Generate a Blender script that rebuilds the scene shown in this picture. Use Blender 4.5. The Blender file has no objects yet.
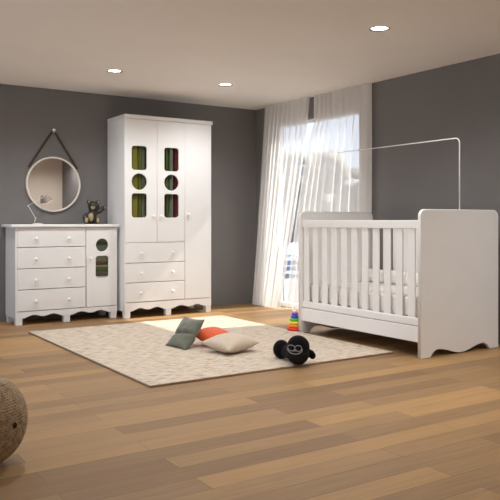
import bpy, bmesh, math, random
from mathutils import Vector, Matrix, noise
random.seed(7)
C = bpy.context.scene.collection
PI = math.pi

# ------------------------------------------------------------------ materials
def lin(c):
    return tuple(((v/255)/12.92 if v/255 <= .04045 else ((v/255+.055)/1.055)**2.4) for v in c) + (1,)

def mat(name, rgb, rough=.5, var=.0, scale=20, metal=0, spec=.5, sheen=0, bump=0, bscale=200, stretch=(1, 1, 1)):
    m = bpy.data.materials.new(name); m.use_nodes = True
    n, l = m.node_tree.nodes, m.node_tree.links
    p = n['Principled BSDF']
    p.inputs['Roughness'].default_value = rough
    p.inputs['Metallic'].default_value = metal
    p.inputs['Specular IOR Level'].default_value = spec
    if sheen: p.inputs['Sheen Weight'].default_value = sheen
    tc = n.new('ShaderNodeTexCoord'); mp = n.new('ShaderNodeMapping')
    mp.inputs['Scale'].default_value = stretch
    l.new(tc.outputs['Object'], mp.inputs['Vector'])
    nz = n.new('ShaderNodeTexNoise'); nz.inputs['Scale'].default_value = scale; nz.inputs['Detail'].default_value = 4
    l.new(mp.outputs[0], nz.inputs['Vector'])
    r = n.new('ShaderNodeValToRGB')
    b = lin(rgb)
    r.color_ramp.elements[0].position = .3; r.color_ramp.elements[1].position = .7
    r.color_ramp.elements[0].color = tuple(v*(1-var) for v in b[:3]) + (1,)
    r.color_ramp.elements[1].color = tuple(min(1, v*(1+var)) for v in b[:3]) + (1,)
    l.new(nz.outputs['Fac'], r.inputs['Fac']); l.new(r.outputs['Color'], p.inputs['Base Color'])
    if bump:
        nb = n.new('ShaderNodeTexNoise'); nb.inputs['Scale'].default_value = bscale
        l.new(mp.outputs[0], nb.inputs['Vector'])
        bp = n.new('ShaderNodeBump'); bp.inputs['Strength'].default_value = bump; bp.inputs['Distance'].default_value = .004
        l.new(nb.outputs['Fac'], bp.inputs['Height']); l.new(bp.outputs[0], p.inputs['Normal'])
    return m

def emit_mat(name, rgb, s):
    m = bpy.data.materials.new(name); m.use_nodes = True
    n, l = m.node_tree.nodes, m.node_tree.links
    n.remove(n['Principled BSDF'])
    e = n.new('ShaderNodeEmission'); e.inputs[0].default_value = rgb + (1,); e.inputs[1].default_value = s
    l.new(e.outputs[0], n['Material Output'].inputs[0])
    return m

WHITE = mat('white_lacquer', (228, 227, 226), .42, .01, 6, spec=.35)
CRIBW = mat('white_crib_lacquer', (238, 236, 234), .45, .01, 6, spec=.3)
KNOB = mat('white_knob', (236, 234, 231), .35, .01)
WALLG = mat('grey_wall_paint', (118, 115, 114), .8, .03, 3, spec=.2, bump=.05, bscale=300)
BEIGE = mat('beige_wall_paint', (220, 208, 196), .85, .03, 3, spec=.2)
CEIL = mat('ceiling_paint', (236, 231, 226), .9, .015, 2, spec=.1)
DARKIN = mat('cabinet_inside', (205, 200, 195), .6, .02)
LEATHER = mat('dark_brown_strap', (58, 46, 40), .55, .1, 60)
STEEL = mat('brushed_steel', (200, 200, 200), .25, .03, 80, metal=1)
LAMPM = mat('pale_lamp_metal', (214, 208, 200), .35, .02)
SHADE = mat('taupe_lamp_metal', (160, 146, 134), .5, .02, spec=.2)
FRAMEW = mat('off_white_frame', (226, 218, 208), .4, .02)
WINF = mat('white_window_frame', (232, 232, 232), .4, .01)
LINEN = mat('white_bed_linen', (238, 235, 230), .85, .02, 30, sheen=.2, bump=.2, bscale=60)
WOODD = mat('dark_walnut', (30, 22, 16), .4, .3, 30, stretch=(1, 1, .2))
WOODL = mat('pale_maple', (156, 140, 98), .5, .12, 40)
PLUSH = mat('black_plush', (12, 10, 10), .95, .3, 200, sheen=.05, bump=.6, bscale=250, spec=.1)
PLUSHG = mat('dark_grey_plush', (34, 30, 29), .95, .2, 200, bump=.6, bscale=250, spec=.1)
YARN = mat('grey_yarn', (128, 126, 126), .9, .1, 150)
BEAD = mat('black_bead', (8, 8, 8), .15, 0)
GREENP = mat('grey_green_velvet', (98, 100, 84), .75, .12, 12, sheen=.3, bump=.15, bscale=40)
ORANGE = mat('orange_fabric', (212, 84, 34), .85, .06, 50, sheen=.2, bump=.2, bscale=400)
SAND = mat('sand_linen', (196, 180, 160), .9, .05, 60, bump=.3, bscale=400)
TRUNK = mat('bark', (90, 78, 66), .9, .2)
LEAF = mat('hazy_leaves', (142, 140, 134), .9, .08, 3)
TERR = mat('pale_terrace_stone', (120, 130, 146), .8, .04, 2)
BOUNCE = mat('pale_bounce_ground', (206, 202, 198), .8, .05, 2)  # kept pale so the added ground throws light into the room
SILL = mat('grey_balcony_tile', (128, 126, 124), .8, .04, 2)
RINGC = [mat('toy_' + k, c, .35, .02) for k, c in (('red', (224, 46, 30)), ('orange', (240, 130, 30)), ('yellow', (240, 214, 40)),
         ('green', (70, 180, 60)), ('blue', (40, 80, 200)), ('purple', (130, 60, 180)))]
GARM = {k: mat(k + '_cloth', c, .9, .12, 25, stretch=(1, 1, .15)) for k, c in dict(olive=(146, 140, 62), moss=(122, 130, 58),
        slate=(128, 136, 130), maroon=(124, 36, 46), fern=(98, 114, 60), charcoal=(104, 100, 96), coral=(128, 84, 76), ash=(168, 166, 160)).items()}
LED = emit_mat('warm_led', (1, .95, .88), 12)

def mirror_mat():
    m = bpy.data.materials.new('mirror_silver'); m.use_nodes = True
    p = m.node_tree.nodes['Principled BSDF']
    p.inputs['Base Color'].default_value = (.86, .84, .82, 1); p.inputs['Metallic'].default_value = 1; p.inputs['Roughness'].default_value = .01
    return m
MIRROR = mirror_mat()

def glass_mat(name, tint, gloss):
    m = bpy.data.materials.new(name); m.use_nodes = True
    n, l = m.node_tree.nodes, m.node_tree.links
    n.remove(n['Principled BSDF'])
    t = n.new('ShaderNodeBsdfTransparent'); t.inputs[0].default_value = tint + (1,)
    g = n.new('ShaderNodeBsdfGlossy'); g.inputs['Roughness'].default_value = .03
    fr = n.new('ShaderNodeFresnel'); fr.inputs[0].default_value = gloss
    mx = n.new('ShaderNodeMixShader')
    # reflect only where the ray enters the pane, so the far face adds no false total reflection
    ge = n.new('ShaderNodeNewGeometry'); iv = n.new('ShaderNodeMath'); iv.operation = 'SUBTRACT'; iv.inputs[0].default_value = 1
    l.new(ge.outputs['Backfacing'], iv.inputs[1])
    mu = n.new('ShaderNodeMath'); mu.operation = 'MULTIPLY'
    l.new(fr.outputs[0], mu.inputs[0]); l.new(iv.outputs[0], mu.inputs[1])
    l.new(mu.outputs[0], mx.inputs[0]); l.new(t.outputs[0], mx.inputs[1]); l.new(g.outputs[0], mx.inputs[2])
    l.new(mx.outputs[0], n['Material Output'].inputs[0])
    return m
PANE = glass_mat('window_glass', (.95, .97, .98), 1.3)
TINT = glass_mat('smoked_cabinet_glass', (.84, .85, .8), 1.35)

def sheer_mat():
    m = bpy.data.materials.new('sheer_voile'); m.use_nodes = True
    n, l = m.node_tree.nodes, m.node_tree.links
    n.remove(n['Principled BSDF'])
    d = n.new('ShaderNodeBsdfDiffuse'); d.inputs[0].default_value = lin((244, 241, 238))
    tl = n.new('ShaderNodeBsdfTranslucent'); tl.inputs[0].default_value = lin((244, 241, 238))
    tr = n.new('ShaderNodeBsdfTransparent')
    tc = n.new('ShaderNodeTexCoord'); nz = n.new('ShaderNodeTexNoise'); nz.inputs['Scale'].default_value = 8
    l.new(tc.outputs['Object'], nz.inputs['Vector'])
    mr = n.new('ShaderNodeMapRange'); mr.inputs[3].default_value = SHEER-.01; mr.inputs[4].default_value = SHEER+.01
    l.new(nz.outputs['Fac'], mr.inputs[0])
    a = n.new('ShaderNodeMixShader'); a.inputs[0].default_value = .03
    b = n.new('ShaderNodeMixShader')
    l.new(d.outputs[0], a.inputs[1]); l.new(tl.outputs[0], a.inputs[2])
    l.new(mr.outputs[0], b.inputs[0]); l.new(a.outputs[0], b.inputs[1]); l.new(tr.outputs[0], b.inputs[2])
    l.new(b.outputs[0], n['Material Output'].inputs[0])
    return m
SHEER = .40
VOILE = sheer_mat()

def floor_mat():
    m = bpy.data.materials.new('oak_planks'); m.use_nodes = True
    n, l = m.node_tree.nodes, m.node_tree.links
    p = n['Principled BSDF']
    tc = n.new('ShaderNodeTexCoord')
    br = n.new('ShaderNodeTexBrick'); br.offset = .37; br.offset_frequency = 2; br.squash = 1
    for k, v in (('Scale', 1), ('Mortar Size', .0012), ('Mortar Smooth', .3), ('Bias', 0), ('Brick Width', 1.35), ('Row Height', .135)):
        br.inputs[k].default_value = v
    br.inputs['Color1'].default_value = (0, 0, 0, 1); br.inputs['Color2'].default_value = (1, 1, 1, 1); br.inputs['Mortar'].default_value = (.2, .2, .2, 1)
    l.new(tc.outputs['Object'], br.inputs['Vector'])
    ramp = n.new('ShaderNodeValToRGB'); cr = ramp.color_ramp
    cr.elements[0].position = 0; cr.elements[0].color = lin((130, 99, 66))
    cr.elements[1].position = 1; cr.elements[1].color = lin((172, 133, 85))
    e = cr.elements.new(.35); e.color = lin((140, 109, 74))
    e = cr.elements.new(.7); e.color = lin((154, 120, 80))
    l.new(br.outputs['Color'], ramp.inputs['Fac'])
    mp = n.new('ShaderNodeMapping'); mp.inputs['Scale'].default_value = (1.2, 22, 1)
    l.new(tc.outputs['Object'], mp.inputs['Vector'])
    gz = n.new('ShaderNodeTexNoise'); gz.inputs['Scale'].default_value = 2.2; gz.inputs['Detail'].default_value = 7; gz.inputs['Distortion'].default_value = .6
    l.new(mp.outputs[0], gz.inputs['Vector'])
    gr = n.new('ShaderNodeMapRange'); gr.inputs[1].default_value = .3; gr.inputs[2].default_value = .75; gr.inputs[3].default_value = .86; gr.inputs[4].default_value = 1.1
    l.new(gz.outputs['Fac'], gr.inputs[0])
    mx = n.new('ShaderNodeMixRGB'); mx.blend_type = 'MULTIPLY'; mx.inputs[0].default_value = 1
    l.new(ramp.outputs[0], mx.inputs[1]); l.new(gr.outputs[0], mx.inputs[2])
    mo = n.new('ShaderNodeMixRGB'); mo.inputs[2].default_value = lin((92, 72, 53))
    l.new(br.outputs['Fac'], mo.inputs[0]); l.new(mx.outputs[0], mo.inputs[1])
    l.new(mo.outputs[0], p.inputs['Base Color'])
    p.inputs['Roughness'].default_value = .5; p.inputs['Specular IOR Level'].default_value = .3
    bp = n.new('ShaderNodeBump'); bp.inputs['Strength'].default_value = .15; bp.inputs['Distance'].default_value = .002; bp.invert = True
    l.new(br.outputs['Fac'], bp.inputs['Height']); l.new(bp.outputs[0], p.inputs['Normal'])
    return m
FLOOR = floor_mat()

def rug_mat():
    m = bpy.data.materials.new('woven_wool_rug'); m.use_nodes = True
    n, l = m.node_tree.nodes, m.node_tree.links
    p = n['Principled BSDF']; p.inputs['Roughness'].default_value = .95; p.inputs['Specular IOR Level'].default_value = .1
    tc = n.new('ShaderNodeTexCoord'); mp = n.new('ShaderNodeMapping'); mp.inputs['Scale'].default_value = (12, 55, 1)
    l.new(tc.outputs['Object'], mp.inputs['Vector'])
    a = n.new('ShaderNodeTexNoise'); a.inputs['Scale'].default_value = 1.0; a.inputs['Detail'].default_value = 5; a.inputs['Roughness'].default_value = .7
    l.new(mp.outputs[0], a.inputs['Vector'])
    r = n.new('ShaderNodeValToRGB'); cr = r.color_ramp
    cr.elements[0].position = .36; cr.elements[0].color = lin((146, 122, 100))
    cr.elements[1].position = .62; cr.elements[1].color = lin((208, 196, 181))
    e = cr.elements.new(.46); e.color = lin((190, 174, 156))
    l.new(a.outputs['Fac'], r.inputs['Fac']); l.new(r.outputs[0], p.inputs['Base Color'])
    bp = n.new('ShaderNodeBump'); bp.inputs['Strength'].default_value = .5; bp.inputs['Distance'].default_value = .006
    l.new(a.outputs['Fac'], bp.inputs['Height']); l.new(bp.outputs[0], p.inputs['Normal'])
    return m
RUG = rug_mat()
RUGEDGE = mat('rug_binding', (140, 114, 90), .9, .1, 40)

def wicker_mat():
    m = bpy.data.materials.new('seagrass_weave'); m.use_nodes = True
    n, l = m.node_tree.nodes, m.node_tree.links
    p = n['Principled BSDF']; p.inputs['Roughness'].default_value = .75; p.inputs['Specular IOR Level'].default_value = .2
    tc = n.new('ShaderNodeTexCoord'); nz = n.new('ShaderNodeTexNoise'); nz.inputs['Scale'].default_value = 45; nz.inputs['Detail'].default_value = 4
    l.new(tc.outputs['Object'], nz.inputs['Vector'])
    r = n.new('ShaderNodeValToRGB'); cr = r.color_ramp
    cr.elements[0].position = .32; cr.elements[0].color = lin((124, 104, 80))
    cr.elements[1].position = .7; cr.elements[1].color = lin((172, 150, 120))
    l.new(nz.outputs['Fac'], r.inputs['Fac']); l.new(r.outputs[0], p.inputs['Base Color'])
    return m
WICKER = wicker_mat()

# ------------------------------------------------------------------ geometry helpers
OFF = {}
def empty(name, loc, label, cat, group=None):
    o = bpy.data.objects.new(name, None); C.objects.link(o); o.location = loc
    o.empty_display_size = .1
    o['label'] = label; o['category'] = cat
    if group: o['group'] = group
    OFF[o.name] = Vector(loc)
    return o

def tag(o, label, cat, group=None, kind=None):
    if label: o['label'] = label
    if cat: o['category'] = cat
    if group: o['group'] = group
    if kind: o['kind'] = kind
    return o

def put(name, me, m, parent=None, origin=None, smooth=None):
    """link a mesh given in world coordinates as one object"""
    if isinstance(me, bmesh.types.BMesh):
        b = me; me = bpy.data.meshes.new(name); bmesh.ops.recalc_face_normals(b, faces=b.faces); b.to_mesh(me); b.free()
    o = bpy.data.objects.new(name, me)
    off = OFF[parent.name] if parent else Vector(origin or (0, 0, 0))
    me.transform(Matrix.Translation(-off))
    me.materials.clear(); me.materials.append(m)
    C.objects.link(o)
    OFF[o.name] = off
    if parent: o.parent = parent
    else: o.location = off
    if smooth:
        me.polygons.foreach_set('use_smooth', [True]*len(me.polygons))
        if smooth is not True:
            me.set_sharp_from_angle(angle=math.radians(smooth))
    return o

def struct(name, me, m):
    o = put(name, me, m); o['kind'] = 'structure'; return o

def box(b, x0, x1, y0, y1, z0, z1, bev=0, seg=2):
    r = bmesh.ops.create_cube(b, size=1)
    for v in r['verts']:
        v.co = Vector(((x0+x1)/2 + v.co.x*(x1-x0), (y0+y1)/2 + v.co.y*(y1-y0), (z0+z1)/2 + v.co.z*(z1-z0)))
    if bev:
        es = list({e for v in r['verts'] for e in v.link_edges})
        bmesh.ops.bevel(b, geom=es, offset=bev, segments=seg, profile=.5, affect='EDGES')
    return b

def bx(*a, **k): return box(bmesh.new(), *a, **k)

def lathe(b, prof, center, axis='Z', seg=24, caps=True):
    """prof: [(r, h)]; axis Z up, or 'Y' pointing to -Y"""
    rings = []
    for r, h in prof:
        ring = []
        for i in range(seg):
            t = 2*PI*i/seg
            p = Vector((r*math.cos(t), r*math.sin(t), h)) if axis == 'Z' else Vector((r*math.cos(t), -h, r*math.sin(t)))
            ring.append(b.verts.new(p + Vector(center)))
        rings.append(ring)
    for a, c in zip(rings, rings[1:]):
        for i in range(seg):
            b.faces.new((a[i], a[(i+1) % seg], c[(i+1) % seg], c[i]))
    if caps:
        b.faces.new(rings[0]); b.faces.new(rings[-1])
    return b

def tube(b, pts, r, seg=10, closed=False):
    pts = [Vector(p) for p in pts]; n = len(pts)
    rs = r if isinstance(r, (list, tuple)) else [r]*n
    rings = []; up = None
    for i, p in enumerate(pts):
        if closed: d = pts[(i+1) % n] - pts[i-1]
        else: d = pts[min(i+1, n-1)] - pts[max(i-1, 0)]
        d.normalize()
        if up is None:
            up = d.orthogonal().normalized()
        up = (up - d*up.dot(d)).normalized()
        s = d.cross(up)
        rings.append([b.verts.new(p + (up*math.cos(2*PI*k/seg) + s*math.sin(2*PI*k/seg))*rs[i]) for k in range(seg)])
    m = n if closed else n-1
    for i in range(m):
        A, B = rings[i], rings[(i+1) % n]
        for k in range(seg):
            b.faces.new((A[k], A[(k+1) % seg], B[(k+1) % seg], B[k]))
    if not closed:
        b.faces.new(rings[0]); b.faces.new(rings[-1])
    return b

def ell(b, c, r, rot=None, u=20, v=14):
    M = Matrix.Translation(c) @ (rot or Matrix.Identity(4)) @ Matrix.Diagonal((r[0], r[1], r[2], 1))
    bmesh.ops.create_uvsphere(b, u_segments=u, v_segments=v, radius=1, matrix=M)
    return b

def rrect(x0, z0, x1, z1, r, n=6):
    p = []
    for cx, cz, a in ((x1-r, z0+r, -90), (x1-r, z1-r, 0), (x0+r, z1-r, 90), (x0+r, z0+r, 180)):
        for i in range(n+1):
            t = math.radians(a + 90*i/n); p.append((cx+r*math.cos(t), cz+r*math.sin(t)))
    return p
def circ(x, z, r, n=32): return [(x+r*math.cos(2*PI*i/n), z+r*math.sin(2*PI*i/n)) for i in range(n)]

def plate(loops, y0, t, bev=.002):
    """an upright board in the X-Z plane, front face at y0, thickness t away from the viewer, with holes"""
    cu = bpy.data.curves.new('tmp', 'CURVE'); cu.dimensions = '2D'; cu.fill_mode = 'BOTH'
    cu.extrude = t/2 - bev; cu.bevel_depth = bev; cu.bevel_resolution = 1; cu.offset = -bev
    for lp in loops:
        s = cu.splines.new('POLY'); s.points.add(len(lp)-1); s.use_cyclic_u = True
        for q, (x, z) in zip(s.points, lp): q.co = (x, z, 0, 1)
    o = bpy.data.objects.new('tmp', cu); C.objects.link(o)
    dg = bpy.context.evaluated_depsgraph_get(); dg.update()
    me = bpy.data.meshes.new_from_object(o.evaluated_get(dg))
    bpy.data.objects.remove(o); bpy.data.curves.remove(cu)
    me.transform(Matrix(((1, 0, 0, 0), (0, 0, -1, y0+t/2), (0, 1, 0, 0), (0, 0, 0, 1))))
    return me

def remesh(b, voxel, name='body', sm=6):
    me = bpy.data.meshes.new('tmp'); b.to_mesh(me); b.free()
    o = bpy.data.objects.new('tmp', me); C.objects.link(o)
    r = o.modifiers.new('r', 'REMESH'); r.mode = 'VOXEL'; r.voxel_size = voxel; r.use_smooth_shade = True
    s = o.modifiers.new('s', 'SMOOTH'); s.iterations = sm; s.factor = .5
    dg = bpy.context.evaluated_depsgraph_get(); dg.update()
    out = bpy.data.meshes.new_from_object(o.evaluated_get(dg))
    bpy.data.objects.remove(o); bpy.data.meshes.remove(me)
    return out

# ------------------------------------------------------------------ room
XR, YB, ZC = 4.873, 7.25, 2.36
XL, YF, XE, YE = -.9, .03, .62, -1.4
b = bx(XL-.1, XR+.1, YE-.1, YB+.1, -.1, 0); struct('floor', b, FLOOR)
LIGHTS = [(2.535, 6.07), (3.714, 6.07), (3.541, 3.70), (2.365, 3.50), (1.19, 3.70), (1.3, 6.07), (3.541, 1.3), (4.5, .95), (4.5, 2.3), (-.1, .2)]  # first three are seen; the rest are added out of view for fill
def ceiling_mesh():
    # a flat slab with a round cut-out for each downlight, seen from below
    me = plate([[(XL-.1, YE-.1), (XR+.1, YE-.1), (XR+.1, YB+.1), (XL-.1, YB+.1)]] + [circ(x, y, .066) for x, y in LIGHTS], 0, .1, .0005)
    me.transform(Matrix(((1, 0, 0, 0), (0, 0, 1, 0), (0, -1, 0, ZC+.1), (0, 0, 0, 1))))
    return me
me = ceiling_mesh()
zs = [v.co.z for v in me.vertices]; ys = [v.co.y for v in me.vertices]
me.transform(Matrix.Translation((0, 0, ZC - min(zs))))
if max(ys) < YB:   # keep the slab the right way round
    me.transform(Matrix.Scale(-1, 4, (0, 1, 0)))
    me.flip_normals()
struct('ceiling', me, CEIL)
struct('wall_back', bx(XL-.1, XR+.1, YB, YB+.1, 0, ZC), WALLG)
b = bmesh.new()
VY0, VY1, VZ0, VZ1 = 2.2, 6.9, .15, 2.2
box(b, XL-.14, XL, YE, VY0, 0, ZC); box(b, XL-.14, XL, VY1, YB, 0, ZC); box(b, XL-.14, XL, VY0, VY1, VZ1, ZC); box(b, XL-.14, XL, VY0, VY1, 0, VZ0)
struct('wall_left', b, BEIGE)
struct('wall_front', bx(XE, XR+.1, YF-.1, YF, 0, ZC), BEIGE)
struct('wall_entry', bx(XE, XE+.1, YE, YF-.1, 0, ZC), BEIGE)
struct('wall_rear', bx(XL-.1, XE+.1, YE-.1, YE, 0, ZC), BEIGE)
WY0, WY1, WZ = 5.385, 6.86, 2.13
b = bmesh.new()
box(b, XR, XR+.14, YF, WY0, 0, ZC); box(b, XR, XR+.14, WY1, YB, 0, ZC); box(b, XR, XR+.14, WY0, WY1, WZ, ZC)
struct('wall_right', b, WALLG)
# window_1: tall balcony window, frame and pane
w = bpy.data.objects.new('window_1', None); C.objects.link(w); w['kind'] = 'structure'; OFF['window_1'] = Vector((0, 0, 0))
b = bmesh.new(); f0, f1 = XR+.05, XR+.10
box(b, f0, f1, WY0, WY0+.035, 0, WZ); box(b, f0, f1, WY1-.035, WY1, 0, WZ)
box(b, f0, f1, WY0, WY1, WZ-.035, WZ); box(b, f0, f1, WY0, WY1, 0, .05)
put('window_frame', b, WINF, w)
put('window_pane', bx(XR+.07, XR+.076, WY0+.035, WY1-.035, .05, WZ-.035), PANE, w)

# fill_window: wide window added out of view on the left for soft fill light
w = bpy.data.objects.new('fill_window', None); C.objects.link(w); w['kind'] = 'structure'; OFF['fill_window'] = Vector((0, 0, 0))
b = bmesh.new(); f0, f1 = XL-.10, XL-.05
for ya in (VY0, (VY0+VY1)/2-.02, VY1-.04): box(b, f0, f1, ya, ya+.04, VZ0, VZ1)
box(b, f0, f1, VY0, VY1, VZ0, VZ0+.04); box(b, f0, f1, VY0, VY1, VZ1-.04, VZ1)
put('window_frame', b, WINF, w)
for ya in (VY0+.04, (VY0+VY1)/2+.02): put('window_pane', bx(f0+.02, f0+.026, ya, ya+(VY1-VY0)/2-.06, VZ0+.04, VZ1-.04), PANE, w)
for nm, xx, y0, y1, z0, z1, rot in (('daylight', XL-.16, VY0, VY1, VZ0, VZ1, -PI/2), ('daylight', XR+.16, WY0, WY1, 0, WZ, PI/2)):
    la = bpy.data.lights.new(nm, 'AREA'); la.shape = 'RECTANGLE'; la.size = z1-z0; la.size_y = y1-y0; la.cycles.is_portal = True
    lo = bpy.data.objects.new(nm, la); C.objects.link(lo); lo.location = (xx, (y0+y1)/2, (z0+z1)/2); lo.rotation_euler = (0, rot, 0)

# outside: terrace and trees
struct('bounce_ground', bx(-30, XL-.14, -20, 30, -.12, -.02), BOUNCE)  # unseen ground added to bounce sunlight up to the ceiling
struct('balcony_floor', bx(XR+.14, 8.2, 0, 16, -.12, -.02), SILL)
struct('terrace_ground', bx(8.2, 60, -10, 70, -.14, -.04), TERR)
def tree(x, y, h, r, seed, label):
    t = empty('garden_tree', (x, y, -.04), label, 'tree', 'trees beyond the window')
    rnd = random.Random(seed)
    b = bmesh.new(); tube(b, [(x, y, -.04), (x+.05, y, h*.35), (x, y+.05, h*.7)], [.11, .08, .04]); put('trunk', b, TRUNK, t, smooth=True)
    b = bmesh.new()
    for k in range(16):
        a = rnd.uniform(0, 2*PI); q = rnd.uniform(0, .6)*r; z = rnd.uniform(.12, .85)*h; s = rnd.uniform(.45, .65)*r
        M = Matrix.Translation((x+q*math.cos(a), y+q*math.sin(a), z)) @ Matrix.Diagonal((s, s, s*.95, 1))
        bmesh.ops.create_icosphere(b, subdivisions=3, radius=1, matrix=M)
    for v in b.verts:
        v.co += Vector((noise.noise(v.co*6), noise.noise(v.co*6+Vector((9, 1, 3))), noise.noise(v.co*6+Vector((2, 7, 5)))))*.11
    lo, hi = min(v.co.z for v in b.verts), max(v.co.z for v in b.verts)
    for v in b.verts: v.co.z = .12 + (v.co.z-lo)/(hi-lo)*(h-.12)
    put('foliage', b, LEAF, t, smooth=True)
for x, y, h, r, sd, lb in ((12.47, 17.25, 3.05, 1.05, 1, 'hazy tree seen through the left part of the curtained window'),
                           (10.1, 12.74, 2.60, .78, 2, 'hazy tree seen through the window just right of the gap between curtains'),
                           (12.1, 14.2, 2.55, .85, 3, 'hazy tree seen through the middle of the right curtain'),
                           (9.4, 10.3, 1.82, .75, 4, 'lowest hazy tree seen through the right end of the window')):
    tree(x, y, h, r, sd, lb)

# ceiling lights
LIGHTLAB = {0: 'leftmost of the three round recessed ceiling lights',
            1: 'round recessed ceiling light just above the right end of the wardrobe', 2: 'rightmost round recessed ceiling light, above the crib end'}
for i, (x, y) in enumerate(LIGHTS):
    t = empty('ceiling_light', (x, y, ZC), LIGHTLAB.get(i, 'added round recessed ceiling light out of view, for soft fill light'), 'ceiling light', 'recessed ceiling lights')
    b = lathe(bmesh.new(), [(.058, .012), (.064, -.003), (.07, -.004), (.074, -.001), (.0655, .0), (.0655, .04), (.058, .04), (.058, .012)], (x, y, ZC), seg=40, caps=False)
    put('trim_ring', b, STEEL, t, smooth=40)
    b = lathe(bmesh.new(), [(.0575, .006), (.0575, .012)], (x, y, ZC), seg=40); put('diffuser', b, LED, t)
    la = bpy.data.lights.new('lamp', 'SPOT'); la.energy = 40; la.color = (.985, 1, 1)
    la.spot_size = math.radians(150); la.spot_blend = .9; la.shadow_soft_size = .05
    lo = bpy.data.objects.new('lamp', la); C.objects.link(lo); lo.parent = t; lo.location = (0, 0, -.03)

# ------------------------------------------------------------------ knobs
def knob(x, y, z, parent, r=.017):
    b = lathe(bmesh.new(), [(.006, -.002), (.006, .008), (.009, .011), (r, .017), (r, .022), (r*.7, .027), (.002, .028)], (x, y, z), axis='Y', seg=18)
    return put('knob', b, KNOB, parent, smooth=50)

def skirt_outline(x0, x1, ztop, zlow, legs, lw):
    """board below the carcass with two scallops between the legs"""
    bot = []
    for a, c in zip(legs, legs[1:]):
        s, e = a+lw/2, c-lw/2
        n = 36
        for i in range(n+1):
            u = i/n
            # notch at both ends, drop in the middle
            f = (1-math.cos(4*PI*u))/2
            edge = min(1, min(u, 1-u)/.06)
            z = zlow + .020*f + .010*min(1, min(u, 1-u)/.25)
            bot.append((s+(e-s)*u, z))
    return [(x0, zlow)] + bot + [(x1, zlow), (x1, ztop), (x0, ztop)]

def leg(x0, x1, y0, y1, z1, parent):
    b = bx(x0, x1, y0, y1, 0, z1, .004)
    for v in b.verts:
        k = 1 - .12*(1 - v.co.z/z1)
        v.co.x = (x0+x1)/2 + (v.co.x-(x0+x1)/2)*k; v.co.y = (y0+y1)/2 + (v.co.y-(y0+y1)/2)*k
    return put('leg', b, WHITE, parent)

# ------------------------------------------------------------------ chest of drawers
X0, X1, YD, YDB, ZT = 1.868, 2.90, 6.88, 7.235, .967
t = empty('chest_of_drawers', ((X0+X1)/2, (YD+YDB)/2, 0), 'low white chest of four wide drawers and one side door, under the round mirror', 'chest of drawers')
b = bmesh.new()
box(b, X0, X0+.018, YD+.002, YDB, .068, ZT-.03, .001); box(b, X1-.018, X1, YD+.002, YDB, .068, ZT-.03, .001)
box(b, X0+.018, X1-.018, YDB-.012, YDB, .10, ZT-.03); box(b, X0+.018, X1-.018, YD+.022, YDB-.012, .115, .13)
box(b, 2.558, 2.576, YD+.022, YDB-.012, .13, ZT-.03)
box(b, 2.576, X1-.018, YD+.03, YDB-.012, .425, .437)
put('body', b, WHITE, t)
put('top', bx(X0-.045, X1+.022, YD-.024, YDB, ZT-.03, ZT, .008, 3), WHITE, t, smooth=40)
legx = [X0+.036, 2.372, X1-.036]
put('skirt', plate([skirt_outline(X0, X1, .128, .066, legx, .07)], YD, .018, .001), WHITE, t)
for lx in legx:
    leg(lx-.035, lx+.035, YD+.0, YD+.065, .112, t)
leg(X0+.002, X0+.067, YDB-.075, YDB-.01, .10, t); leg(X1-.067, X1-.002, YDB-.075, YDB-.01, .10, t)
zz = [.936, .7435, .538, .337, .130]
for i in range(4):
    d = put('drawer', bx(X0+.018, 2.562, YD-.002, YD+.018, zz[i+1]+.0045, zz[i]-.002, .004, 2), WHITE, t)
    for kx in (2.062, 2.388): knob(kx, YD-.002, (zz[i]+zz[i+1])/2-.01, d)
DX0, DX1 = 2.571, X1-.004
hole1, hole2 = circ(2.737, .755, .066), rrect(2.668, .424, 2.806, .646, .03)
d = put('door', plate([[(DX0, .1345), (DX1, .1345), (DX1, .934), (DX0, .934)], hole1, hole2], YD-.002, .018), WHITE, t)
put('glass', plate([circ(2.737, .755, .069)], YD+.0165, .004, .0005), TINT, d)
put('glass', plate([rrect(2.664, .420, 2.81, .65, .032)], YD+.0165, .004, .0005), TINT, d)
knob(2.607, YD-.002, .624, d)
# folded clothes inside
def folded(z, h, col, label, y0=YD+.032, x0=2.60, x1=2.86):
    b = bmesh.new(); box(b, x0, x1, y0, y0+.22, z, z+h, min(.012, h*.4), 3)
    for v in b.verts: v.co.z += .004*noise.noise(v.co*14) if v.co.z > z+h*.6 else 0
    o = put('folded_cloth', b, GARM[col], None, ((x0+x1)/2, y0+.11, z), smooth=True)
    return tag(o, label, 'folded clothes', 'folded clothes in the chest of drawers')
z = .4375
for h, c, lb in ((.05, 'charcoal', 'dark folded cloth at the bottom of the pile behind the rectangular glass'), (.035, 'fern', 'green folded cloth behind the rectangular glass of the chest door'),
                 (.03, 'ash', 'grey folded cloth above the green one in the chest'), (.03, 'coral', 'reddish folded cloth behind the rectangular glass of the chest door'),
                 (.11, 'ash', 'thick grey folded cloth behind the top of the rectangular glass'), (.06, 'slate', 'bluish grey folded cloth behind the lower edge of the round glass'),
                 (.035, 'fern', 'green folded cloth behind the round glass of the chest door'), (.06, 'slate', 'grey folded cloth on top of the pile behind the round glass')):
    folded(z, h, c, lb); z += h

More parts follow.
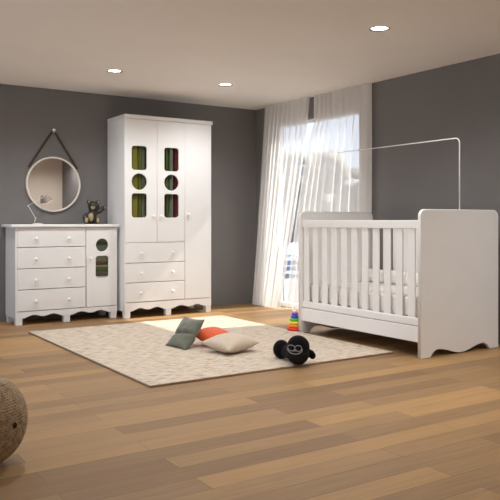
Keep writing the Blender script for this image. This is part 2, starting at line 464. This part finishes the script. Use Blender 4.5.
# ------------------------------------------------------------------ wardrobe
X0, X1, YW, YWB, ZT = 2.935, 3.958, 6.77, 7.225, 2.094
t = empty('wardrobe', ((X0+X1)/2, (YW+YWB)/2, 0), 'tall white three-door wardrobe with rounded glass panes and three drawers', 'wardrobe')
b = bmesh.new()
box(b, X0, X0+.018, YW+.002, YWB, .072, ZT-.04, .001); box(b, X1-.018, X1, YW+.002, YWB, .072, ZT-.04, .001)
box(b, X0+.018, X1-.018, YWB-.012, YWB, .10, ZT-.04); box(b, X0+.018, X1-.018, YW+.022, YWB-.012, .145, .16)
box(b, X0+.018, X1-.018, YW+.022, YWB-.012, ZT-.06, ZT-.04)
box(b, 3.622, 3.64, YW+.022, YWB-.012, .16, ZT-.06)
box(b, X0+.018, 3.622, YW+.022, YWB-.012, .775, .79)
put('body', b, WHITE, t)
put('cornice', bx(X0-.004, X1+.012, YW-.014, YWB, ZT-.04, ZT, .005, 2), WHITE, t, smooth=40)
legx = [X0+.034, 3.437, X1-.034]
put('skirt', plate([skirt_outline(X0, X1, .158, .070, legx, .068)], YW, .018, .001), WHITE, t)
for lx in legx: leg(lx-.034, lx+.034, YW, YW+.065, .14, t)
leg(X0+.002, X0+.067, YWB-.075, YWB-.01, .10, t); leg(X1-.067, X1-.002, YWB-.075, YWB-.01, .10, t)
zz = [.776, .565, .361, .16]
for i in range(3):
    d = put('drawer', bx(X0+.014, 3.628, YW-.002, YW+.018, zz[i+1]+.004, zz[i]-.002, .004, 2), WHITE, t)
    for kx in (3.115, 3.476): knob(kx, YW-.002, (zz[i]+zz[i+1])/2-.004, d)
doors = ((X0+.004, 3.299, 3.014, 3.184, 3.257), (3.302, 3.629, 3.385, 3.556, 3.345))
for a, c, wx0, wx1, kx in doors:
    mx = (wx0+wx1)/2
    d = put('door', plate([[(a, .779), (c, .779), (c, ZT-.043), (a, ZT-.043)], rrect(wx0, 1.528, wx1, 1.776, .03), circ(mx, 1.407, .0855), rrect(wx0, 1.036, wx1, 1.286, .03)], YW-.002, .018), WHITE, t)
    for sh in (rrect(wx0-.004, 1.524, wx1+.004, 1.78, .032), circ(mx, 1.407, .089), rrect(wx0-.004, 1.032, wx1+.004, 1.29, .032)):
        put('glass', plate([sh], YW+.0165, .004, .0005), TINT, d)
    knob(kx, YW-.002, 1.05, d)
d = put('door', plate([[(3.632, .163), (X1-.004, .163), (X1-.004, ZT-.043), (3.632, ZT-.043)]], YW-.002, .018), WHITE, t)
knob(3.664, YW-.002, 1.068, d)
b = tube(bmesh.new(), [(X0+.018, 6.85, 1.93), (3.622, 6.85, 1.93)], .01, 12); put('hanging_rail', b, STEEL, t, smooth=True)
# hanging clothes
def garment(x, w, col, label, z0=.93, z1=1.86, y=6.85, dep=.05):
    g = empty('hanging_garment', (x, y, z0), label, 'garment', 'clothes hanging in the wardrobe')
    b = bmesh.new(); n = 24; rows = 14; rnd = random.Random(int(x*1000)); ph = rnd.uniform(0, 6)
    rings = []
    for j in range(rows+1):
        v = j/rows; z = z0+(z1-z0)*v
        k = 1 if v < .86 else 1-.6*((v-.86)/.14)**1.5
        ring = []
        for i in range(n):
            a = 2*PI*i/n
            q = 1+.10*math.sin(3*a+ph+v*1.5)+.05*math.sin(7*a+2*ph)
            ring.append(b.verts.new((x+w/2*math.copysign(abs(math.cos(a))**.7, math.cos(a))*q, y+dep*k*math.copysign(abs(math.sin(a))**.7, math.sin(a))*q*.9, z)))
        rings.append(ring)
    for A, B in zip(rings, rings[1:]):
        for i in range(n): b.faces.new((A[i], A[(i+1) % n], B[(i+1) % n], B[i]))
    b.faces.new(rings[0]); b.faces.new(rings[-1])
    put('cloth', b, GARM[col], g, smooth=50)
    hb = tube(bmesh.new(), [(x, y, z1-.01), (x, y, z1+.04)] + [(x, y+.017*math.sin(q), z1+.062-.0+.02*(1-math.cos(q))-.02) for q in (0.6, 1.2, 1.8, 2.4, 3.0)], .003, 6)
    put('hanger', hb, STEEL, g, smooth=True)
gs = [(2.985, .05, 'charcoal', 'dark garment at the left edge of the left wardrobe panes'), (3.058, .085, 'olive', 'olive yellow garment behind the left half of the left wardrobe panes'),
      (3.125, .03, 'moss', 'narrow moss green garment behind the middle of the left panes'), (3.165, .04, 'slate', 'slate grey garment behind the right part of the left panes'),
      (3.215, .045, 'maroon', 'dark red garment at the right edge of the left wardrobe panes'), 
      (3.385, .055, 'moss', 'moss green garment at the left edge of the middle wardrobe panes'), (3.435, .035, 'fern', 'bright green garment left of centre behind the middle panes'),
      (3.488, .055, 'slate', 'slate grey garment behind the centre of the middle panes'), (3.553, .06, 'maroon', 'dark red garment at the right edge of the middle wardrobe panes')]
for g in gs: garment(*g)

# ------------------------------------------------------------------ mirror
MX, MZ, MR, MY = 2.351, 1.378, .283, YB
t = empty('round_mirror', (MX, MY, MZ), 'round wall mirror in a thin off-white rim hung on a dark strap', 'mirror')
b = lathe(bmesh.new(), [(MR-.016, .004), (MR-.016, .030), (MR-.012, .034), (MR-.003, .034), (MR, .030), (MR, .004)], (MX, MY, MZ), axis='Y', seg=72, caps=False)
put('rim', b, FRAMEW, t, smooth=35)
b = lathe(bmesh.new(), [(MR-.015, .018), (MR-.015, .022)], (MX, MY, MZ), axis='Y', seg=72); put('mirror_glass', b, MIRROR, t)
b = lathe(bmesh.new(), [(MR-.002, .003), (MR-.002, .012)], (MX, MY, MZ), axis='Y', seg=72); put('backing', b, LEATHER, t)
KZ = 1.928
for s in (-1, 1):
    p0 = Vector((MX+s*.010, MY-.012, KZ-.004)); p1 = Vector((MX+s*(MR-.028), MY-.012, MZ+.165))
    d = (p1-p0); nrm = Vector((-d.z, 0, d.x)).normalized()*.0105
    b = bmesh.new()
    vs = [b.verts.new(p + k*nrm + Vector((0, yy, 0))) for yy in (-.003, .003) for p, k in ((p0, -1), (p0, 1), (p1, 1), (p1, -1))]
    for q in ((0, 1, 2, 3), (4, 5, 6, 7), (0, 1, 5, 4), (1, 2, 6, 5), (2, 3, 7, 6), (3, 0, 4, 7)): b.faces.new([vs[k] for k in q])
    put('strap', b, LEATHER, t)
b = lathe(bmesh.new(), [(.012, .0), (.012, .03), (.022, .032), (.024, .038), (.02, .044), (.004, .047)], (MX, MY, KZ), axis='Y', seg=24)
o = put('peg', b, STEEL, t, smooth=40)

# ------------------------------------------------------------------ desk lamp
LX, LY, LZ = 2.142, 7.15, .967
t = empty('desk_lamp', (LX, LY, LZ), 'slender pale jointed desk lamp on the left of the chest of drawers', 'lamp')
b = lathe(bmesh.new(), [(.052, 0), (.052, .006), (.046, .010), (.012, .013)], (LX+.02, LY, LZ), seg=32); put('base', b, LAMPM, t, smooth=40)
j0 = (LX-.012, LY, LZ+.012); j1 = (LX-.002, LY, LZ+.062); j2 = (LX-.075, LY, LZ+.185); j3 = (LX+.106, LY+.012, LZ+.292)
put('arm', tube(bmesh.new(), [j0, j1], .0045, 8), LAMPM, t, smooth=True)
put('arm', tube(bmesh.new(), [j1, j2], .004, 8), LAMPM, t, smooth=True)
put('arm', tube(bmesh.new(), [j2, j3], .0025, 8), LAMPM, t, smooth=True)
for j in (j1, j2, j3): put('joint', ell(bmesh.new(), j, (.008, .008, .008), u=12, v=8), LAMPM, t, smooth=True)
b = lathe(bmesh.new(), [(.052, -.085), (.054, -.082), (.040, -.045), (.022, -.015), (.016, 0), (.012, .004), (.010, -.002), (.019, -.018), (.037, -.047), (.050, -.084)], (0, 0, 0), seg=32, caps=False)
bmesh.ops.transform(b, matrix=Matrix.Translation(j3) @ Matrix.Scale(.85, 4) @ Matrix.Rotation(math.radians(-27), 4, 'Y') @ Matrix.Rotation(math.radians(-4), 4, 'X'), verts=b.verts)
sh = put('lamp_shade', b, SHADE, t, smooth=40)
b = tube(bmesh.new(), [(.053*math.cos(a), .053*math.sin(a), -.084) for a in [2*PI*k/40 for k in range(40)]], .004, 8, closed=True)
bmesh.ops.transform(b, matrix=Matrix.Translation(j3) @ Matrix.Scale(.85, 4) @ Matrix.Rotation(math.radians(-27), 4, 'Y') @ Matrix.Rotation(math.radians(-4), 4, 'X'), verts=b.verts)
put('shade_rim', b, KNOB, sh, smooth=True)

# ------------------------------------------------------------------ wooden bear
BX, BY, BZ = 2.680, 7.03, .967
t = empty('toy_bear', (BX, BY, BZ), 'dark wooden toy bear sitting with one arm raised on the chest of drawers', 'toy bear')
P = lambda x, y, z: Vector((BX+x*1.08, BY+y, BZ+z*1.08))
HX = .020
b = bmesh.new()
ell(b, P(0, 0, .066), (.060, .05, .070)); ell(b, P(HX, -.005, .172), (.062, .052, .052))
tube(b, [P(0, 0, .09), P(HX, 0, .15)], .038, 12)
for s in (-1, 1): ell(b, P(HX+s*.047, .0, .214), (.022, .013, .022))
tube(b, [P(.03, 0, .110), P(.078, -.005, .122), P(.112, -.01, .150)], [.028, .026, .022], 12); ell(b, P(.118, -.01, .158), (.026, .024, .024))
tube(b, [P(-.04, 0, .095), P(-.070, -.01, .070), P(-.076, -.03, .04)], [.024, .021, .018], 12)
for s, fx in ((-1, -.078), (1, .036)):
    tube(b, [P(s*.03, -.01, .03), P(fx, -.06, .034)], [.028, .028], 12); ell(b, P(fx, -.07, .038), (.030, .018, .037))
put('body', remesh(b, .0045), WOODD, t, smooth=True)
put('muzzle', ell(bmesh.new(), P(HX-.022, -.052, .158), (.024, .016, .018)), WOODL, t, smooth=True)
put('nose', ell(bmesh.new(), P(HX-.024, -.069, .165), (.008, .004, .005)), BEAD, t, smooth=True)
for s, fx in ((-1, -.078), (1, .036)):
    put('eye', ell(bmesh.new(), P(HX-.018+s*.022, -.053, .184), (.005, .004, .005)), BEAD, t, smooth=True)
    put('inner_ear', ell(bmesh.new(), P(HX+s*.048, -.011, .214), (.010, .005, .011)), WOODL, t, smooth=True)
    put('foot_sole', ell(bmesh.new(), P(fx, -.085, .038), (.016, .006, .025)), WOODL, t, smooth=True)
put('belly', ell(bmesh.new(), P(-.018, -.038, .066), (.030, .020, .042)), WOODL, t, smooth=True)
put('palm', ell(bmesh.new(), P(.126, -.030, .158), (.009, .006, .012)), WOODL, t, smooth=True)

# ------------------------------------------------------------------ rug
RX0, RX1, RY0, RY1 = 1.848, 3.864, 3.885, 6.385
t = empty('rug', ((RX0+RX1)/2, (RY0+RY1)/2, 0), 'large cream rug with brown woven flecks on the wooden floor', 'rug')
b = bmesh.new(); box(b, RX0+.006, RX1-.006, RY0+.006, RY1-.006, .001, .014)
put('pile', b, RUG, t)
b = bmesh.new()
box(b, RX0, RX1, RY0, RY0+.006, 0, .011); box(b, RX0, RX1, RY1-.006, RY1, 0, .011)
box(b, RX0, RX0+.006, RY0+.006, RY1-.006, 0, .011); box(b, RX1-.006, RX1, RY0+.006, RY1-.006, 0, .011)
put('binding', b, RUGEDGE, t)
RZ = .014

# ------------------------------------------------------------------ pillows
def pillow(name, w, h, th, m, M, label, crease=None, seed=0, n=34):
    b = bmesh.new(); sides = []
    for sg in (1, -1):
        g = []
        for j in range(n+1):
            row = []
            for i in range(n+1):
                u, v = 2*i/n-1, 2*j/n-1
                x = u*w/2*(1-.10*(1-v*v)*abs(u)); y = v*h/2*(1-.10*(1-u*u)*abs(v))
                e = max(0, (1-abs(u)**2.4))*max(0, (1-abs(v)**2.4))
                z = sg*th/2*e**.55
                z += .006*noise.noise(Vector((u*2.5+seed, v*2.5, sg*3)))*e**.5
                if crease is not None: z *= 1-.42*math.exp(-((v-crease-.12*u)/.10)**2)
                row.append(b.verts.new((x, y, z)))
            g.append(row)
        for j in range(n):
            for i in range(n): b.faces.new((g[j][i], g[j][i+1], g[j+1][i+1], g[j+1][i]))
    bmesh.ops.remove_doubles(b, verts=b.verts, dist=1e-5)
    if crease is not None:   # slump: the lower part curls forward
        for v in b.verts:
            q = (v.co.y/(h/2)) - crease
            if q < 0: v.co.z += .30*(q*h/2)**2/h*2
    bmesh.ops.transform(b, matrix=M, verts=b.verts)
    lo = min(v.co.z for v in b.verts)
    for v in b.verts: v.co.z += RZ+.001-lo
    c = M.to_translation()
    return tag(put(name, b, m, None, (c.x, c.y, RZ), smooth=True), label, 'pillow', 'scatter pillows on the rug')
R = lambda a, ax: Matrix.Rotation(math.radians(a), 4, ax)
def axes(W, U, c):
    """a frame whose X runs along W and Y as near as can be along U"""
    W = Vector(W).normalized(); N = W.cross(Vector(U)).normalized(); U = N.cross(W)
    return Matrix(((W.x, U.x, N.x, c[0]), (W.y, U.y, N.y, c[1]), (W.z, U.z, N.z, c[2]), (0, 0, 0, 1)))
pillow('scatter_pillow', .335, .31, .125, SAND, Matrix.Translation((2.84, 4.57, .06)) @ R(12, 'Z') @ R(-4, 'Y') @ R(5, 'X'), 'flat sand beige pillow lying in front of the orange one', seed=3)
pillow('scatter_pillow', .30, .28, .12, ORANGE, Matrix.Translation((2.885, 4.875, .09)) @ R(20, 'Z') @ R(14, 'X'), 'orange pillow half hidden between the green and beige pillows', seed=8)
rt, fw = Vector((.8346, -.551, 0)), Vector((.551, .8346, 0))
Wv = rt*.17 - fw*.20; Uv = rt*.10 + fw*.12 + Vector((0, 0, .22))
cc = Vector((2.592, 4.93, .01)) + Uv*.5
pillow('scatter_pillow', .275, .29, .11, GREENP, axes(Wv, Uv, cc), 'grey-green velvet pillow propped upright with a crease', crease=-.1, seed=5)

# ------------------------------------------------------------------ plush gorilla
GX, GY = 2.975, 3.905
t = empty('plush_gorilla', (GX, GY, RZ), 'round black plush gorilla with grey stitched face on the rug edge', 'plush toy')
F = Vector((-.56, -.83, 0)); S = Vector((.83, -.56, 0))      # facing the camera, its left
G = lambda s, f, z: Vector((GX, GY, RZ)) + S*s + F*f + Vector((0, 0, z))
rz = Matrix.Rotation(math.atan2(-.56, .83), 4, 'Z')
b = bmesh.new()
ell(b, G(0, 0, .120), (.080, .078, .080), rz); ell(b, G(-.002, .012, .077), (.078, .078, .077), rz)
tube(b, [G(.05, 0, .085), G(.085, .0, .075), G(.100, .0, .066)], [.024, .027, .024], 12); ell(b, G(.098, 0, .060), (.022, .026, .026))
tube(b, [G(-.03, -.05, .06), G(-.075, -.17, .06)], [.045, .045], 14); ell(b, G(-.108, -.21, .066), (.061, .062, .068), rz)
put('body', remesh(b, .005), PLUSH, t, smooth=True)
b = ell(bmesh.new(), G(-.004, .026, .074), (.0745, .066, .066), rz); put('muzzle', b, PLUSHG, t, smooth=True)
def face(s, z, lift=.004):
    # a point on the face seen from the front
    best = 0
    for c, r in (((0, 0, .122), (.080, .078, .080)), ((-.004, .026, .074), (.0745, .066, .066)), ((-.002, .012, .077), (.078, .078, .077))):
        q = 1-((s-c[0])/r[0])**2-((z-c[2])/r[2])**2
        if q > 0: best = max(best, c[1]+r[1]*math.sqrt(q))
    return G(s, best+lift, z)
for s in (-.050, -.004):
    pts = [face(s+.023*math.cos(a), (.124)+.019*math.sin(a)) for a in [2*PI*k/20 for k in range(20)]]
    put('eye_ring', tube(bmesh.new(), pts, .0032, 6, closed=True), YARN, t, smooth=True)
    put('eye', ell(bmesh.new(), face(s, .124, .001), (.010, .008, .010)), BEAD, t, smooth=True)
pts = [face(-.027+.050*math.cos(a), .118+.031*math.sin(a)) for a in [PI+PI*k/18 for k in range(19)]]
put('muzzle_stitch', tube(bmesh.new(), pts, .0035, 6), YARN, t, smooth=True)
put('nose', ell(bmesh.new(), face(-.027, .110, .0), (.013, .006, .009), rz), YARN, t, smooth=True)

# ------------------------------------------------------------------ stacking rings
TX, TY = 3.885, 5.150
t = empty('stacking_ring_toy', (TX, TY, RZ), 'rainbow cone of stacking rings beside the far crib leg', 'toy')
z = RZ; r = .070
put('post', lathe(bmesh.new(), [(.012, 0), (.012, .16), (.015, .165), (.012, .178), (.003, .182)], (TX, TY, RZ), seg=16), KNOB, t, smooth=40)
for i, m in enumerate(RINGC):
    h = .027; rr = r - i*.0085
    prof = [(.0125, .001), (rr-.006, .001), (rr, .006), (rr+.001, h/2), (rr-.002, h-.004), (rr-.008, h), (.0125, h)]
    put('ring', lathe(bmesh.new(), prof, (TX, TY, z), seg=32, caps=False), m, t, smooth=50); z += h

# ------------------------------------------------------------------ crib
CX0, CX1, CY0, CY1 = 3.868, 4.746, 3.62, 5.075
TH = .028
t = empty('baby_crib', ((CX0+CX1)/2, (CY0+CY1)/2, 0), 'white wooden baby crib with slatted sides and solid rounded end boards', 'crib')
def endboard():
    w = CX1-CX0; r = .055; zt = 1.087
    p = []
    for cx, a in ((CX1-r, 0), (CX0+r, 90)):
        for i in range(9):
            q = math.radians(a+90*i/8); p.append((cx+r*math.cos(q), zt-r+r*math.sin(q)))
    p.append((CX0, 0)); p.append((CX0+.105, 0))
    # foot, notch, hanging belly, notch, foot
    n = 40; s, e = CX0+.105, CX1-.105
    for i in range(n+1):
        u = i/n
        k = min(u, 1-u)*2
        if k < .24: z = .052*math.sin(PI/2*k/.24)**.8
        else: z = .006+.046*(.5+.5*math.cos(PI*(k-.24)/.76))
        p.append((s+(e-s)*u, z))
    p.append((CX1-.105, 0)); p.append((CX1, 0))
    return p
for y in (CY0, CY1-TH): put('end_board', plate([endboard()], y, TH, .004), CRIBW, t)
ya, yb = CY0+TH, CY1-TH
for sx in (0, 1):
    xa = CX0+.022 if sx == 0 else CX1-.022-.03
    put('top_rail', bx(xa, xa+.03, ya, yb, .943, 1.006, .005), CRIBW, t)
    put('bottom_rail', bx(xa, xa+.03, ya, yb, .232, .288, .005), CRIBW, t)
    n = 11; pitch = (yb-ya)/n
    for i in range(n):
        yc = ya + pitch*(i+.5) - .018 if sx else 3.740 + .126*i
        put('slat', bx(xa+.008, xa+.022, yc-(.031 if sx else .035), yc+(.031 if sx else .035), .286, .945, .003), CRIBW, t)
put('front_panel', bx(CX0+.020, CX0+.040, ya, yb, .112, .227, .003), CRIBW, t)
put('rear_panel', bx(CX1-.040, CX1-.020, ya, yb, .112, .227, .003), CRIBW, t)
put('mattress_base', bx(CX0+.06, CX1-.06, ya, yb, .262, .285, .002), CRIBW, t)
# mosquito-net arch
ax, az = (CX0+CX1)/2, 1.632
pts = [(ax, CY0+.016, 1.06), (ax, CY0+.016, az-.04)]
for i in range(7): a = PI/2*i/6; pts.append((ax, CY0+.056-.04*math.cos(a), az-.04+.04*math.sin(a)))
pts.append((ax, 5.05, az))
put('canopy_arm', tube(bmesh.new(), pts, [.0048]*(len(pts)-1)+[.003], 10), CRIBW, t, smooth=True)
# bedding
o = put('mattress', bx(CX0+.062, CX1-.062, ya+.004, yb-.004, .286, .430, .02, 4), LINEN, None, ((CX0+CX1)/2, (CY0+CY1)/2, .286), smooth=40)
tag(o, 'white mattress lying on the base of the crib', 'mattress')
def pad(y0, y1, label):
    b = bmesh.new(); ym, zm = (y0+y1)/2, .492; n = 18; hw, hh = (y1-y0)/2, .062
    for sg in (1, -1):
        g = []
        for j in range(n+1):
            row = []
            for i in range(n+1):
                u, v = 2*i/n-1, 2*j/n-1
                e = max(0, 1-abs(u)**2.6)*max(0, 1-abs(v)**2.6)
                row.append(b.verts.new((4.615+sg*.05*e**.5+.004*noise.noise(Vector((u*3+y0*9, v*3, sg)))*e, ym+u*hw*(1-.05*(1-v*v)*abs(u)*0), zm+v*hh*(1-.06*(1-u*u)*0-.05*u*u))))
            g.append(row)
        for j in range(n):
            for i in range(n): b.faces.new((g[j][i], g[j][i+1], g[j+1][i+1], g[j+1][i]))
    bmesh.ops.remove_doubles(b, verts=b.verts, dist=1e-5)
    o = put('bumper_cushion', b, LINEN, None, (4.625, ym, .432), smooth=True)
    tag(o, label, 'cushion', 'white cushions along the rear slats of the crib')
pl = ['white bumper cushion against the rear slats, nearest the near end board', 'second white bumper cushion from the near end of the crib', 'middle white bumper cushion against the rear crib slats',
      'second white bumper cushion from the far end of the crib', 'white bumper cushion against the rear slats, nearest the far end board']
L = (yb-ya-.02)/5
for i in range(5): pad(ya+.01+L*i, ya+.01+L*(i+1)-.003, pl[i])

# ------------------------------------------------------------------ curtains
def curtain(top, bot, n_f, amp0, amp1, label, seed, z1=ZC-.002, z0=.006, nu=220, nv=40, sweep=None, phase=0):
    """top/bot: ((x,y),(x,y)) ends of the cloth at ceiling and at floor"""
    b = bmesh.new(); g = []
    rnd = random.Random(seed); ws = [rnd.uniform(.6, 1.5) for _ in range(int(n_f)+2)]
    cum = [0]
    for w_ in ws: cum.append(cum[-1]+w_)
    def ph(u):   # irregular pleats
        q = u*n_f; k = int(q); f = q-k
        return (cum[k]+ws[k]*f)/cum[int(n_f)]*n_f
    for j in range(nv+1):
        v = j/nv; z = z1+(z0-z1)*v
        s = sweep(v) if sweep else v
        row = []
        for i in range(nu+1):
            u = i/nu
            xt = top[0][0]+(top[1][0]-top[0][0])*u; yt = top[0][1]+(top[1][1]-top[0][1])*u
            xb = bot[0][0]+(bot[1][0]-bot[0][0])*u; yb_ = bot[0][1]+(bot[1][1]-bot[0][1])*u
            x = xt+(xb-xt)*s; y = yt+(yb_-yt)*s
            a = amp0+(amp1-amp0)*min(1, v*1.6)
            p_ = 2*PI*ph(u)+phase
            w_ = math.sin(p_)+.2*math.sin(2.1*p_+1.3+v*1.2)+.25*noise.noise(Vector((u*9, v*2.2, seed)))
            row.append(b.verts.new((x-a*w_, y+.3*a*math.cos(p_), z)))
        g.append(row)
    for j in range(nv):
        for i in range(nu): b.faces.new((g[j][i], g[j][i+1], g[j+1][i+1], g[j+1][i]))
    o = put('curtain', b, VOILE, None, ((top[0][0]+top[1][0])/2, (top[0][1]+top[1][1])/2, z1), smooth=True)
    return tag(o, label, 'curtain', 'sheer curtains at the window')
curtain(((4.81, 6.95), (4.81, 6.11)), ((4.73, 7.10), (4.71, 6.55)), 9, .018, .026, 'left sheer curtain, swept towards the room corner', 11,
        sweep=lambda v: v**1.15)
curtain(((4.825, 6.04), (4.825, 5.145)), ((4.825, 6.56), (4.83, 5.145)), 9, .018, .024, 'right sheer curtain hanging straight behind the crib', 23, sweep=lambda v: (max(0, v-.13)/.87)**.75)

# ------------------------------------------------------------------ woven basket
QX, QY, QR = .662, 3.02, .198
t = empty('woven_basket', (QX, QY, 0), 'round brown woven seagrass basket on the floor at the left edge', 'basket')
def weave(prof_r, prof_z, m, lo, hi, rows, st):
    b = bmesh.new(); nv = rows*6; nu = st*6; g = []
    for j in range(nv+1):
        v = lo+(hi-lo)*j/nv
        k = j/6; row_i = int(k)
        row = []
        for i in range(nu):
            a = 2*PI*i/nu
            par = (row_i % 2)*PI
            d = .0042*abs(math.sin(PI*k))**.6*(.65+.35*math.sin(st*a+par))
            d += .0015*noise.noise(Vector((math.cos(a)*12, math.sin(a)*12, v*20)))
            r = prof_r(v)+d
            row.append(b.verts.new((QX+r*math.cos(a), QY+r*math.sin(a), prof_z(v))))
        g.append(row)
    for j in range(nv):
        for i in range(nu): b.faces.new((g[j][i], g[j][(i+1) % nu], g[j+1][(i+1) % nu], g[j+1][i]))
    b.faces.new(g[0])
    b.faces.new(g[-1])
    return b
prz = lambda v: .19-.186*math.cos(v) if True else 0
body = weave(lambda v: QR*math.sin(v)**.85, lambda v: .19-.186*math.cos(v), WICKER, .50, 2.62, 36, 60)
put('body', body, WICKER, t, smooth=True)
b = tube(bmesh.new(), [(QX+QR*.60*math.cos(a), QY+QR*.60*math.sin(a), .338) for a in [2*PI*k/60 for k in range(60)]], .011, 10, closed=True)
put('rim', b, WICKER, t, smooth=True)
ha = math.radians(-57); hr = QR*1.012
b = ell(bmesh.new(), (QX+hr*math.cos(ha), QY+hr*math.sin(ha), .195), (.010, .010, .012)); put('painted_hole', b, BEAD, t, smooth=True)  # solid black blob imitates the shade inside the handle hole

# ------------------------------------------------------------------ light
sun = bpy.data.lights.new('sun', 'SUN'); sun.energy = 11; sun.angle = math.radians(1.0); sun.color = (1, .94, .84)
so = bpy.data.objects.new('sun', sun); C.objects.link(so)
so.rotation_euler = Vector((-1, .12, -1.02)).to_track_quat('-Z', 'Y').to_euler()
w = bpy.data.worlds.new('sky'); bpy.context.scene.world = w; w.use_nodes = True
n, l = w.node_tree.nodes, w.node_tree.links
bg = n['Background']; bg.inputs[1].default_value = 1.25
tc = n.new('ShaderNodeTexCoord'); sep = n.new('ShaderNodeSeparateXYZ'); l.new(tc.outputs['Generated'], sep.inputs[0])
r = n.new('ShaderNodeValToRGB'); r.color_ramp.elements[0].color = (.80, .88, 1.0, 1); r.color_ramp.elements[1].color = (.52, .68, .95, 1); r.color_ramp.elements[1].position = .8
l.new(sep.outputs['Z'], r.inputs[0]); l.new(r.outputs[0], bg.inputs[0])

# ------------------------------------------------------------------ camera
cam = bpy.data.cameras.new('camera'); cam.lens = 712/500*36; cam.sensor_width = 36; cam.shift_y = -(250-221)/500
co = bpy.data.objects.new('camera', cam); C.objects.link(co)
co.location = (0, 0, 1.0); co.rotation_euler = (PI/2, 0, -math.atan(470/712))
sc = bpy.context.scene; sc.camera = co
sc.view_settings.view_transform = 'Standard'; sc.view_settings.look = 'None'; sc.view_settings.gamma = 1; sc.view_settings.use_curve_mapping = False
sc.view_settings.exposure = .5
sc.cycles.use_denoising = True
sc.cycles.max_bounces = 10; sc.cycles.diffuse_bounces = 6; sc.cycles.transparent_max_bounces = 16
sc.cycles.sample_clamp_indirect = 8
